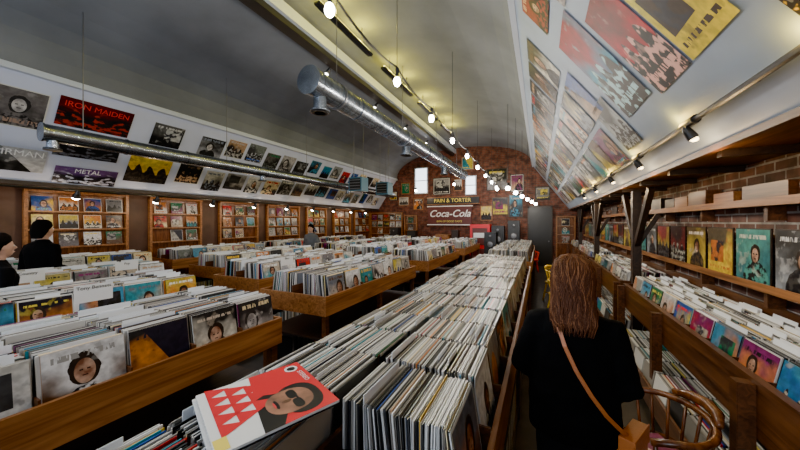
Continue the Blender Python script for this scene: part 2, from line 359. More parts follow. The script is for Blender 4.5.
def header(x,y,s,z=1.235):
    P=empty('header_card',(x,y,z)); w=MB(); w.box(-.002,.0,-.13,.13,-.16,.06,M_WHITE); w.obj('card',P)
    text(P,s,(.003,0,.032),(math.radians(90),0,math.radians(90)),.042,M_PB,.0005)
for a in ((-3.625,1.28,'Tony Bennett'),(-3.625,.62,'Soul B'),(-2.2,3.3,'Rock N'),(-2.2,4.3,'Folk'),(-3.68,3.6,'Blues'),(-5.26,1.3,'Country'),(-5.26,2.2,'Pop')): header(*a)
def rack(Ya,Yb):
    P=empty('record_rack',(1.35,(Ya+Yb)/2,0)); w=MB(); rec=[];cards=[];art=[]
    ya,yb=-(Yb-Ya)/2,(Yb-Ya)/2; zb=.83
    w.box(-.29,-.265,ya,yb,.68,.985,M_OAK); w.box(-.3,-.255,ya,yb,.985,1.0,M_OAK); w.box(-.265,.28,ya,yb,.8,.83,M_OAK); w.box(.265,.28,ya,yb,.83,1.1,M_OAK)
    w.box(-.42,-.40,ya,yb,.10,.30,M_OAK); w.box(-.40,.28,ya,yb,.08,.11,M_DARK); w.box(.2,.28,ya,yb,.11,.8,M_DARK)
    w.box(-.265,.265,ya,ya+.02,.83,1.0,M_OAK); w.box(-.265,.265,yb-.02,yb,.83,1.0,M_OAK)
    k=max(2,int((yb-ya)/1.15)+1)
    for i in range(k):
        y=ya+(yb-ya-.07)*i/(k-1); w.box(-.37,-.292,y,y+.07,0,.97,M_OAK)
    n=int((yb-ya-.05)/.335)
    for i in range(n):
        yc=ya+.03+(i+.5)*.335; w.box(-.26,.26,yc-.1725,yc-.1625,.83,1.0,M_OAK)
        sp=.006 if Ya<5 else .012
        k=0; x=-.225; ph=random.uniform(0,6)
        while x<.225:
            tl=.13+.05*math.sin(ph+x*18)+random.uniform(-.01,.01)
            if k<5: tl=.2
            rec.append((x,yc,zb+.150+random.uniform(-.006,.004),sp*random.choice((.5,.7,.8)),.307,.31,tl,*reccol()))
            if k==0:
                c=Vector(rec[-1][:3]); vv=Vector((math.sin(tl),0,math.cos(tl)))*.155; u=Vector((0,-.153,0)); c=c+Vector((-math.cos(tl),0,math.sin(tl)))*(sp*.4+.0012)
                art.append((c-u-vv,c+u-vv,c+u+vv,c-u+vv,art3(),random.random()))
            if k>3 and random.random()<.05: cards.append((x+.003,yc,zb+.168,.0025,.24,.335,tl,.78,.8,.83))
            x+=sp*random.choice((1,1,1,1.6)); k+=1
        x=-.375
        while x<.15:
            rec.append((x,yc,.11+.155,.009,.307,.31,.16,*reccol())); x+=.012
    w.obj('wood_frame',P); boxes_mesh('records',rec,M_REC,P); boxes_mesh('divider_cards',cards,M_REC,P); sheets('front_covers',art,M_ART,P)
for a in ((.9,5.1),(5.3,8.3),(8.5,11.5),(11.7,13.8)): rack(*a)

# loose albums lying on the centre bin
M_RED=mat('album_red',(.62,.012,.02),.35); M_AW=mat('album_white',(.72,.72,.70),.35); M_SKIN0=mat('printed_skin',(.26,.12,.07),.4,var=.6,bscale=14); M_PY=mat('printed_yellow',(.8,.65,.1),.3)
P=empty('album_stack',(-.80,.695,1.276),math.radians(-24)); P.rotation_euler[0]=.02; P.scale=(1.08,1.08,1)
w=MB(); w.box(-.17,.145,-.165,.15,-.016,-.009,M_AW); w.box(-.16,.155,-.155,.16,-.008,-.001,M_PB); w.box(-.157,.157,-.157,.157,0,.007,M_AW)
zt=.0076
w.poly([(-.157,-.01,zt),(.157,-.05,zt),(.157,.157,zt),(-.157,.157,zt)],M_RED)
def disc(cx,cy,rx,ry,m,z,n=28,p=1.,rot=0.):
    q=[]
    for i in range(n):
        a=2*math.pi*i/n; x=rx*math.copysign(abs(math.cos(a))**p,math.cos(a)); y=ry*math.copysign(abs(math.sin(a))**p,math.sin(a)); q.append((cx+x*math.cos(rot)-y*math.sin(rot),cy+x*math.sin(rot)+y*math.cos(rot),z))
    w.poly(q,m)
w.poly([(-.03,-.03,zt+.0002),(.157,-.05,zt+.0002),(.157,-.0,zt+.0002),(.1,.03,zt+.0002),(.0,.03,zt+.0002)],M_PB)
disc(.062,.078,.082,.060,M_PB,zt+.0004,p=.85); disc(.060,.048,.062,.066,M_SKIN0,zt+.0008,p=.88)
disc(.034,.062,.025,.014,M_PB,zt+.0012,p=.7); disc(.088,.064,.025,.014,M_PB,zt+.0012,p=.7); w.box(.03,.09,.068,.073,zt+.001,zt+.0014,M_PB)
disc(.061,.038,.008,.014,M_OAK,zt+.0012); disc(.060,.010,.024,.006,M_PB,zt+.0012); disc(.060,.004,.016,.003,M_TXR,zt+.0014); disc(-.12,.12,.022,.022,M_AW,zt+.0004); disc(-.12,.12,.014,.014,M_PB,zt+.0006)
for r in range(3):
    for k in range(5-r):
        x=-.135+k*.052+r*.026; y=-.135+r*.048; w.poly([(x-.03,y,zt+.0004),(x+.032,y,zt+.0004),(x,y+.062,zt+.0004)],M_RED)
w.box(.1,.15,-.155,-.125,zt,zt+.0005,M_PY)
w.obj('albums',P)
text(P,'STEREO',(-.05,.135,zt+.0006),(0,0,0),.022,M_AW,.0002)

# ------------------------------------------------------------------ posters
def slope_point(side,X): 
    if side=='R': return RS[1]+(RU[1]-RS[1])*(RS[0]-X)/(RS[0]-RU[0])
    return LS[1]+(LU[1]-LS[1])*(X-LS[0])/(LU[0]-LS[0])
def poster(side,Xc,Yc,wd,ht,cols=None,txt=None,tcol=None,seed=None):
    if side=='R': sv=Vector((RU[0]-RS[0],0,RU[1]-RS[1])).normalized(); u=Vector((0,-1,0))
    else: sv=Vector((LU[0]-LS[0],0,LU[1]-LS[1])).normalized(); u=Vector((0,1,0))
    nn=u.cross(sv).normalized()
    c=Vector((Xc,Yc,slope_point(side,Xc)))+nn*.010
    Mx=Matrix((u,sv,nn)).transposed().to_4x4(); Mx.translation=c
    q=[(Vector((-wd/2,-ht/2,0)),Vector((wd/2,-ht/2,0)),Vector((wd/2,ht/2,0)),Vector((-wd/2,ht/2,0)),cols or art3(),random.random() if seed is None else seed)]
    o=sheets('poster',q,M_POST,None); o.matrix_world=Mx
    if txt: text(o,txt,(0,ht*.28,.003),(0,0,0),min(wd*1.5/len(txt),ht*.35),tcol or M_TXR,.001)
    return o
K=(.015,.015,.018)
poster('R',.60,2.02,.44,.66,((.8,.60,.03),(.85,.7,.06),(.05,.03,.02)),'LIVE 77',M_PB,.0125)
poster('R',.56,2.50,.46,.80,((.50,.005,.02),(.20,.005,.01),(.75,.40,.33)),seed=.0265)
poster('R',.47,3.12,.60,.98,((.01,.26,.40),(.35,.01,.03),(.40,.62,.66)),seed=.0275)
poster('R',.06,2.55,.46,.44,((.35,.02,.03),K,(.6,.3,.2)))
poster('R',.03,1.95,.46,.44,(K,(.3,.05,.03),(.6,.4,.2)))
poster('R',-.04,3.15,.52,.40,(K,(.3,.03,.03),(.6,.35,.2)))
poster('R',.72,3.80,.50,.58,((.4,.42,.42),K,(.3,.32,.35)),seed=.024)
poster('R',.80,1.45,.42,.5)
y=3.95
for i in range(18):
    for X,h in ((.80,.52),(.44,.56),(.04,.60)):
        if X==.80 and i==0: continue
        poster('R',X,y+random.uniform(-.02,.02)+.2*(X<.3),random.uniform(.44,.51),h,(pick(),random.choice([K,K,pick()]),pick()))
    y+=.53
poster('L',-7.05,1.62,.62,.62,(K,(.15,.04,.03),(.3,.2,.15)))
poster('L',-6.98,2.5,.95,.5,(K,(.10,.01,.01),(.3,.03,.02)),'IRON MAIDEN',M_TXR,.021)
poster('L',-7.55,1.75,.6,.42,(K,(.12,.17,.2),(.5,.5,.5)),'AIRMAN',M_TXW,.0355)
poster('L',-7.35,2.52,.85,.34,(K,K,(.12,.12,.14)),'WINGTON LIVE',M_TXW,.021)
poster('L',-7.66,2.6,.85,.34,(K,(.14,.07,.2),(.5,.5,.6)),'METAL',M_TXW,.021)
poster('L',-7.45,3.5,.75,.72,((.75,.45,.02),(.7,.5,.05),(.05,.04,.03)),seed=.024)
poster('L',-7.0,3.6,.55,.48,(K,(.1,.1,.1),(.5,.5,.5)))
y=4.3
for i in range(16):
    for X,h in ((-6.99,.52),(-7.48,.56)):
        poster('L',X+random.uniform(-.05,.05),y+random.uniform(-.03,.03)+(.2 if X>-7.2 else 0),random.uniform(.44,.56),h*random.uniform(.8,1),(random.choice([K,(.03,.08,.3),K,(.02,.02,.05)]),pick(),pick()))
    y+=.59

# ------------------------------------------------------------------ ducts
P=empty('air_duct',(-2.78,3.1,3.74)); b=MB()
L=8.8; R0=.18; n=int(L/.1)
b.tube([(0,L*i/n,0) for i in range(n+1)],R0,M_GALV,28)
for yy in np.arange(0,L+.1,1.1): b.tube([(0,yy-.015,0),(0,yy+.015,0)],R0+.012,M_GALV,28)
for yy in np.arange(.12,L,.14): b.tube([(0,yy-.004,0),(0,yy+.004,0)],R0+.0035,M_GALV,28)
for yy in (.22,3.2,6.2):
    b.tube([(0,yy,-.12),(0,yy,-.32)],.09,M_GALV,18); b.tube([(0,yy,-.32),(0,yy,-.34),(0,yy,-.36)],[.10,.14,.14],M_GALV,18)
    for r in (.12,.08,.045): b.tube([(0,yy,-.36),(0,yy,-.375)],[r,r*.9],M_BLACK,18)
for yy in (.6,3.,5.4,7.8):
    b.tube([(0,yy,R0),(0,yy,ceil_z(-2.78)-3.74)],.006,M_STEEL,5); b.tube([(0,yy-.01,0),(0,yy+.01,0)],R0+.016,M_STEEL,28)
o=b.obj('duct_body',P,True); m=o.modifiers.new('es','EDGE_SPLIT'); m.split_angle=math.radians(50)
P=empty('air_duct',(-6.0,1.6,3.05)); b=MB(); L=10.5
b.tube([(0,0,0),(0,L,0)],.115,M_GALV,22)
for yy in np.arange(0,L+.1,.9): b.tube([(0,yy-.012,0),(0,yy+.012,0)],.125,M_GALV,22)
for yy in (.4,2.6,5.,7.4,9.8): b.tube([(0,yy,.1),(0,yy,ceil_z(-6.)-3.05)],.006,M_STEEL,5)
for yy in (.1,3.5,7.): b.tube([(0,yy,-.08),(0,yy,-.2)],.06,M_GALV,14); b.tube([(0,yy,-.2),(0,yy,-.23)],.09,M_BLACK,14)
o=b.obj('duct_body',P,True); m=o.modifiers.new('es','EDGE_SPLIT'); m.split_angle=math.radians(50)
M_BLUE=mat('heater_blue',(.05,.15,.23),.4)
for (x,y) in ((-5.3,8.2),(-5.1,9.6)):
    P=empty('unit_heater',(x,y,3.05)); b=MB(); b.box(-.24,.24,-.2,.2,-.22,.22,M_BLUE); b.box(-.2,.2,-.21,-.2,-.18,.18,M_BLACK)
    for z in (-.14,-.05,.04,.13): b.box(-.19,.19,-.23,-.21,z-.01,z+.01,M_STEEL)
    for sx in (-.18,.18): b.tube([(sx,0,.22),(sx,0,ceil_z(x+sx)-3.05)],.008,M_STEEL,5)
    b.obj('heater_body',P)

# ------------------------------------------------------------------ lamps
P=empty('string_lights'); b=MB(); g=MB(); cab=[]
ys=[.7,1.97,3.24,4.5,5.75,7.05,8.35,9.7,11.0,12.3]
for i,y in enumerate(ys):
    z=3.62-.045*i; x=-1.55
    b.tube([(x,y,z+.16),(x,y,z+.05)],[.022,.02],M_BLACK,10); g.ell((x,y,z),.044,.044,.058,M_BULB,12,8)
    pl((x,y,z-.08),48,(1,.93,.82)).parent=P
    cab.append((x,y,z+.17))
    if i<len(ys)-1:
        y2=ys[i+1]
        for k in range(1,6):
            t=k/6; cab.append((x,y+(y2-y)*t,z+.17-.045*t-.16*4*t*(1-t)*.5))
b.tube([(-1.55,-.6,3.8)]+cab+[(-1.55,13.9,3.3)],.011,M_BLACK,6)
for y,z in ((1.97,3.66),(3.24,3.62),(5.75,3.5),(8.35,3.4),(11.,3.3)): b.tube([(-1.55,y,z+.1),(-1.55,y,ceil_z(-1.55))],.004,M_BLACK,5)
b.obj('cable',P); g.obj('bulbs',P,True)
P=empty('pendant_lights'); b=MB(); g=MB()
for i,(x,y,z,e) in enumerate([(-.75+.12*k,yy,2.72-.03*k,14 if k%2==0 else 0) for k,yy in enumerate((8.2,9.2,10.2,11.2,12.2,13.))]+[(-5.2,12.9,3.3,18),(-3.4,12.9,3.5,18),(-1.6,12.9,3.2,18)]):  # the last three pendants are added to warm the back wall
    b.tube([(x,y,z+.08),(x,y,ceil_z(x) if x<RU[0] else 4.2)],.005,M_BLACK,5); b.tube([(x,y,z+.14),(x,y,z+.05)],[.03,.06],M_BLACK,10); g.ell((x,y,z),.06,.06,.06,M_BULB,12,8)
    if e: pl((x,y,z-.1),e,(1,.9,.75) if e<16 else (1,.70,.42)).parent=P
b.obj('cords',P); g.obj('globes',P,True)
P=empty('track_lights'); b=MB(); g=MB(); b.tube([(-7.55,0,2.42),(-7.55,13.8,2.42)],.018,M_BLACK,6)
for i,y in enumerate(np.arange(1.2,13.6,1.25)):
    b.tube([(-7.55,y,2.42),(-7.57,y,2.36),(-7.62,y,2.3)],[.02,.04,.06],M_BLACK,10); g.ell((-7.63,y,2.285),.055,.055,.035,M_BULB,10,6)
    pl((-7.62,y,2.2),9,(1,.72,.44)).parent=P
b.obj('track',P); g.obj('lamps',P,True)
P=empty('pipe_spotlights'); b=MB(); g=MB(); b.tube([(.93,.5,2.53),(.93,9.5,2.53)],.018,M_BLACK,8)
for i,y in enumerate((1.55,2.7,3.9,5.2,6.6,8.2)):
    b.tube([(.93,y-.09,2.53),(.93,y+.09,2.53)],.030,M_BLACK,10)
    b.tube([(.93,y,2.53),(.91,y,2.49)],.010,M_BLACK,6); b.tube([(.905,y,2.50),(.92,y,2.47),(.95,y,2.42)],[.018,.028,.033],M_BLACK,12)
    g.ell((.953,y,2.415),.025,.025,.018,M_BULBW,10,6)
    b.tube([(.93,y+.5,2.53),(.985,y+.5,2.55)],.012,M_BLACK,6)
    pl((1.0,y,2.26),6,(1,.66,.30),.03).parent=P
    pl((.88,y+.15,2.56),2.6,(1,.66,.10),.03).parent=P
b.obj('pipe',P); g.obj('lamps',P,True)
for i,x in enumerate((-6.,-3.4,-.8)):  # unseen glowing windows behind the camera, added as cool fill light
    b=MB(); b.box(x-1.1,x+1.1,Y0+.005,Y0+.03,1.0,3.4,M_WIN)
    for xx in (x-1.12,x-.02,x+1.08): b.box(xx,xx+.05,Y0+.03,Y0+.08,.95,3.45,M_TRIM)
    b.box(x-1.1,x+1.1,Y0+.03,Y0+.08,.93,1.0,M_TRIM); b.box(x-1.1,x+1.1,Y0+.03,Y0+.08,3.4,3.47,M_TRIM); b.obj('added_window_%d'%(i+3))
    l=pl((x,Y0+.15,2.2),58,(.72,.83,1),kind='AREA',rot=(math.radians(90),0,0),shape='RECTANGLE',size=2.2,size_y=2.4)  # added area light, strengthens the fill from behind the camera
    l.name='added_window_fill'

# ------------------------------------------------------------------ right wall: displays, posts
P=empty('display_shelf',(XR-.005,4.2,0)); w=MB(); art=[]
for (za) in (1.36,2.0): w.box(-.14,0,-4.,9.,za-.03,za,M_OAK); w.box(-.15,-.14,-4.,9.,za-.03,za+.03,M_PINE)
for y in np.arange(-4.,9.,1.): w.box(-.1,0,y,y+.04,1.2,1.33,M_OAK); w.box(-.1,0,y,y+.04,1.86,1.97,M_OAK)
w.box(-.02,0,-4,9,1.12,1.2,M_OAK)
y=-3.9; i=0
special=[((.04,.18,.20),(.08,.3,.26),(.55,.55,.45)),((.75,.52,.04),(.1,.08,.05),(.5,.15,.03)),((.55,.40,.05),(.12,.08,.04),(.7,.6,.5)),((.22,.03,.03),(.05,.03,.03),(.35,.35,.3)),((.6,.48,.06),(.35,.05,.05),(.1,.1,.1)),((.28,.3,.33),(.05,.05,.05),(.6,.6,.6))]
while y<8.8:
    s=.42
    w.box(-.095,-.085,y-.01,y+s+.01,1.36,1.36+s+.02,M_DARK)
    art.append((Vector((-.097,y+s,1.37)),Vector((-.097,y,1.37)),Vector((-.097,y,1.37+s)),Vector((-.097,y+s,1.37+s)),special[i%6],(.053,.0125,.045,.024,.0265,.056)[i%6]+(i//6)*.003))
    y+=s+.06; i+=1
y=-3.9
while y<8.6:
    s=random.uniform(.25,.6); h=random.uniform(.08,.2)
    if random.random()<.85: w.box(-.13,-.01,y,y+s,2.0,2.0+h,random.choice([M_OAK,M_PINE,M_DARK,M_CHAIR]))
    y+=s+random.uniform(.02,.2)
w.obj('shelves',P); sheets('displayed_covers',art,M_ART,P)
for y in (5.2,8.4,11.6):
    P=empty('timber_post',(1.22,y,0)); w=MB(); w.box(-.05,.05,-.05,.05,0,2.28,M_DARK)
    w.tube([(0,.0,1.5),(0,.62,2.26)],.045,M_DARK,4); w.tube([(0,0,1.5),(.24,0,1.95)],.04,M_DARK,4); w.tube([(0,0,1.5),(0,-.62,2.26)],.045,M_DARK,4)
    w.obj('post_and_braces',P)
def lp_rack(loc,rz,W,rows=3,z0=1.35,s=.31,name='lp_display_rack',fill=.93,gap=.07,k_=.8):
    P=empty(name,loc,rz); w=MB(); art=[]
    w.box(-W/2,W/2,0,.02,.0,z0+rows*(s+gap)+.03,M_CHAIR)
    for x in (-W/2,W/2-.05): w.box(x,x+.05,-.08,.0,.0,z0+rows*(s+gap)+.03,M_PINE)
    w.box(-W/2,W/2,-.1,0,z0+rows*(s+gap),z0+rows*(s+gap)+.04,M_PINE)
    for r in range(rows):
        z=z0+r*(s+gap); w.box(-W/2+.05,W/2-.05,-.08,0,z-.03,z,M_PINE); n=int((W-.12)/(s+.03)); st=(W-.12)/n
        for k in range(n):
            x=-W/2+.06+k*st+(st-s)/2
            if random.random()<fill: art.append((Vector((x,-.05,z)),Vector((x+s,-.05,z)),Vector((x+s,-.012,z+s)),Vector((x,-.012,z+s)),tuple(tuple(v*k_ for v in c) for c in art3()),random.random()))
    w.obj('frame',P); sheets('displayed_covers',art,M_ART,P); return P
for i,y in enumerate(np.arange(1.0,13.4,1.75)): lp_rack((XL+.03,y,0),math.radians(90),(1.3,1.5,1.2)[i%3],3,1.38,.27,fill=.96,gap=.07)
lp_rack((-7.3,Y1-.03,0),0,1.9,4,.9,.28); lp_rack((-5.9,Y1-.03,0),0,.7,3,1.1,.28); lp_rack((.95,Y1-.03,0),0,.7,3,1.0,.28)
def frame_pic(x,z0,z1,wd,cols=None,name='framed_picture',wm=M_DARK):
    P=empty(name,(x,Y1-.03,0)); w=MB(); w.box(-wd/2-.04,wd/2+.04,0,.025,z0-.04,z1+.04,wm); w.obj('frame',P)
    sheets('print',[(Vector((-wd/2,-.004,z0)),Vector((wd/2,-.004,z0)),Vector((wd/2,-.004,z1)),Vector((-wd/2,-.004,z1)),cols or art3(),random.random())],M_POST,P)
frame_pic(-4.3,3.2,3.95,.8,(K,(.3,.3,.3),(.5,.5,.45))); frame_pic(-1.75,3.3,4.2,.8,((.05,.05,.3),K,(.6,.5,.05)))
for a in ((-.95,2.1,3.0,.5),(-6.3,2.72,3.1,.5),(-2.2,1.95,2.55,.45),(-3.05,4.3,4.85,.5),(-1.6,2.2,2.9,.6),(-5.5,2.5,3.0,.45),(-.9,3.2,3.9,.5),(.1,2.8,3.3,.5),(-6.9,3.0,3.4,.4),(-6.2,3.3,3.8,.4),(-3.5,3.35,3.85,.35)): frame_pic(*a,wm=random.choice([M_DARK,M_PINE]))
for i,(x,z0,z1,wd) in enumerate(((-5.35,3.3,4.5,.6),(-2.9,3.15,3.95,.42))):
    b=MB(); b.box(x-wd/2,x+wd/2,Y1-.03,Y1-.012,z0,z1,M_WIN)
    for xx in (x-wd/2-.05,x+wd/2): b.box(xx,xx+.05,Y1-.06,Y1,z0-.05,z1+.05,M_TRIM)
    b.box(x-wd/2,x+wd/2,Y1-.06,Y1,z1,z1+.05,M_TRIM); b.box(x-wd/2,x+wd/2,Y1-.06,Y1,z0-.05,z0,M_TRIM); b.box(x-wd/2,x+wd/2,Y1-.05,Y1-.02,(z0+z1)/2-.02,(z0+z1)/2+.02,M_TRIM); b.obj('added_window_%d'%(i+1))
b=MB(); b.box(-.42,.42,Y1-.05,Y1-.005,0,2.45,M_BLACK); b.box(-.48,-.42,Y1-.07,Y1-.002,0,2.51,M_DARK); b.box(.42,.48,Y1-.07,Y1-.002,0,2.51,M_DARK); b.box(-.48,.48,Y1-.07,Y1-.002,2.45,2.53,M_DARK); b.ell((.34,Y1-.08,1.05),.03,.03,.03,M_STEEL); b.obj('door_1')
M_SIGNB=mat('sign_brown',(.10,.02,.015),.4)
P=empty('shop_sign',(-3.75,Y1-.16,2.86)); w=MB(); w.box(-1.25,1.25,0,.06,-.15,.15,M_BLACK); w.box(-1.28,1.28,.01,.05,.15,.18,M_PINE); w.box(-1.28,1.28,.01,.05,-.18,-.15,M_PINE); w.box(-1.,-.9,.06,.155,-.05,.05,M_BLACK); w.box(.9,1.,.06,.155,-.05,.05,M_BLACK); w.obj('board',P); text(P,'PAIN & TORTER',(0,-.01,0),(math.radians(90),0,0),.25,M_TXY)
P=empty('soda_sign',(-3.9,Y1-.12,2.16)); w=MB(); w.box(-1.05,1.05,0,.05,-.42,.42,M_SIGNB); w.box(-1.1,1.1,-.01,.06,.42,.46,M_TXW); w.box(-1.1,1.1,-.01,.06,-.46,-.42,M_TXW); w.box(-.8,-.7,.05,.115,-.1,.1,M_BLACK); w.box(.7,.8,.05,.115,-.1,.1,M_BLACK); w.obj('board',P); 
t=text(P,'Coca-Cola',(0,-.01,.08),(math.radians(90),0,0),.46,M_TXW,.006); t.data.shear=.35; t.data.offset=.006; text(P,'SIGN OF GOOD TASTE',(0,-.01,-.28),(math.radians(90),0,0),.12,M_TXY)
P=empty('sales_counter',(-4.4,12.9,0)); w=MB(); w.box(-1.5,1.5,-.3,.3,0,1.05,M_CHAIR); w.box(-1.55,1.55,-.36,.36,1.05,1.1,M_PINE)
for x in (-1.,0,1.): w.box(x-.42,x+.42,-.32,-.3,.12,.95,M_SIGNB)
w.box(-1.2,-.8,-.1,.2,1.1,1.45,M_BLACK); w.box(.2,.8,-.2,.2,1.1,1.3,M_PINE); w.box(.9,1.2,-.1,.2,1.1,1.5,M_DARK); w.obj('counter_body',P,bevel=.01)
def speaker(x,y,h,w_=.45):
    P=empty('loudspeaker',(x,y,0)); w=MB(); w.box(-w_/2,w_/2,-.2,.2,0,h,M_BLACK); k=M_DARK
    for z,r in ((h*.3,w_*.36),(h*.68,w_*.28),(h*.9,w_*.12)):
        w.tube([(0,-.2,z),(0,-.215,z)],[r,r],k,18); w.tube([(0,-.216,z),(0,-.222,z)],[r*.85,r*.3],M_STEEL,18)
    w.obj('cabinet',P,bevel=.01)
speaker(-1.55,12.9,1.7,.5); speaker(-.95,13.,1.9,.45); speaker(-6.25,12.9,1.6,.4); speaker(-1.75,12.2,1.45,.45)
P=empty('vending_machine',(-2.25,12.9,0)); w=MB(); w.box(-.4,.4,-.3,.3,0,1.75,M_RED); w.box(-.3,.3,-.32,-.3,.9,1.6,M_SIGNB); w.box(-.3,.3,-.32,-.3,.2,.75,M_SIGNB); w.box(-.25,.25,-.33,-.32,1.2,1.4,M_AW); w.obj('cabinet',P,bevel=.03)

# ------------------------------------------------------------------ chairs
def captain_chair(loc,rz,m,name='wooden_armchair'):
    P=empty(name,loc,rz); b=MB()
    R=[]
    for z,k in ((.41,.95),(.425,1.),(.45,1.),(.455,.96)): R.append([(.25*k*math.copysign(abs(math.cos(a))**.6,math.cos(a)),.23*k*math.copysign(abs(math.sin(a))**.6,math.sin(a)),z) for a in [2*math.pi*j/28 for j in range(28)]])
    b.rings(R,m)
    for sx in (-1,1):
        for sy in (-1,1):
            p0=Vector((sx*.18,sy*.16,.42)); p1=Vector((sx*.235,sy*.215,0)); b.tube([p0.lerp(p1,t) for t in (0,.15,.3,.5,.7,.85,1)],[.016,.022,.015,.021,.023,.015,.013],m,10)
        b.tube([(sx*.208,-.19,.2),(sx*.208,.19,.2)],[.011,.011],m,8)
    b.tube([(-.21,0,.2),(0,0,.2),(.21,0,.2)],[.01,.015,.01],m,8)
    arc=[]; N=18
    for i in range(N+1):
        a=math.radians(-10)+math.radians(200)*i/N; arc.append((.27*math.cos(a),.22*math.sin(a)+.02,.70+.03*max(0,math.sin(a))))
    arc=[(.25,-.17,.69)]+arc+[(-.25,-.17,.69)]
    b.tube(arc,.019,m,10)
    b.tube([(-.17,.2,.76),(-.09,.25,.78),(0,.27,.785),(.09,.25,.78),(.17,.2,.76)],[.018,.03,.034,.03,.018],m,10)
    for i in range(9):
        a=math.radians(5)+math.radians(170)*i/8; b.tube([(.21*math.cos(a),.17*math.sin(a)+.02,.45),(.268*math.cos(a),.218*math.sin(a)+.02,.70+.03*math.sin(a))],[.009,.008],m,8)
    for sx in (-1,1): b.tube([(sx*.21,-.12,.45),(sx*.252,-.15,.69)],[.013,.011],m,8)
    b.obj('frame',P,True); return P
captain_chair((.63,2.28,0),math.radians(-75),M_CHAIR)
P=empty('album_pile',(.61,2.26,.4575),.4); w=MB()
for i in range(5): w.box(-.155+random.uniform(-.01,.01),.155,-.155,.155+random.uniform(-.01,.01),i*.006,i*.006+.005,random.choice([M_RED,M_AW,M_PB]))
w.obj('albums',P); sheets('top_cover',[(Vector((-.15,-.15,.0305)),Vector((.15,-.15,.0305)),Vector((.15,.15,.0305)),Vector((-.15,.15,.0305)),((.65,.3,.35),(.7,.6,.58),(.2,.05,.1)),.3)],M_ART,P)
M_CY=mat('chair_yellow',(.75,.5,.04),.35); M_CR=mat('chair_red',(.65,.04,.02),.35)
captain_chair((.42,6.6,0),.3,M_CY); captain_chair((.38,7.9,0),.9,M_CY); captain_chair((-.3,12.3,0),.1,M_CR)

# ------------------------------------------------------------------ people
def vox(o,s,sm=6):
    m=o.modifiers.new('remesh','REMESH'); m.mode='VOXEL'; m.voxel_size=s; m.use_smooth_shade=True
    k=o.modifiers.new('smooth','SMOOTH'); k.factor=.6; k.iterations=sm
ctex=D.textures.new('folds','CLOUDS'); ctex.noise_scale=.12; ctex.noise_depth=2
def hand(b,w,f,up,m,curl=.6):
    w=Vector(w); f=Vector(f).normalized(); up=Vector(up); up=(up-f*up.dot(f)).normalized(); s=f.cross(up)
    R=[]
    for t,wd,th in ((-.01,.024,.02),(.02,.032,.016),(.06,.040,.014),(.085,.038,.012)):
        R.append([w+f*t+s*wd*math.cos(a)+up*th*math.sin(a) for a in [2*math.pi*j/12 for j in range(12)]])
    b.rings(R,m)
    for k,(o,l) in enumerate(((-.029,.068),(-.010,.078),(.010,.072),(.028,.056))):
        p=w+f*.078+s*o; d=f.copy(); pts=[p]
        for j,seg in enumerate((.45,.32,.23)):
            d=Matrix.Rotation(-curl*(.5+.3*j),3,s)@d
            if d.dot(up)>0.2: d=d-up*2*d.dot(up)
            p=p+d*l*seg; pts.append(p)
        b.tube(pts,[.0095,.009,.008,.0065],m,8)
    p=w+f*.025-s*.028; b.tube([p,p+(f*.7-s*.7)*.032,p+(f*.9-s*.5)*.058-up*.01],[.012,.0105,.008],m,8)
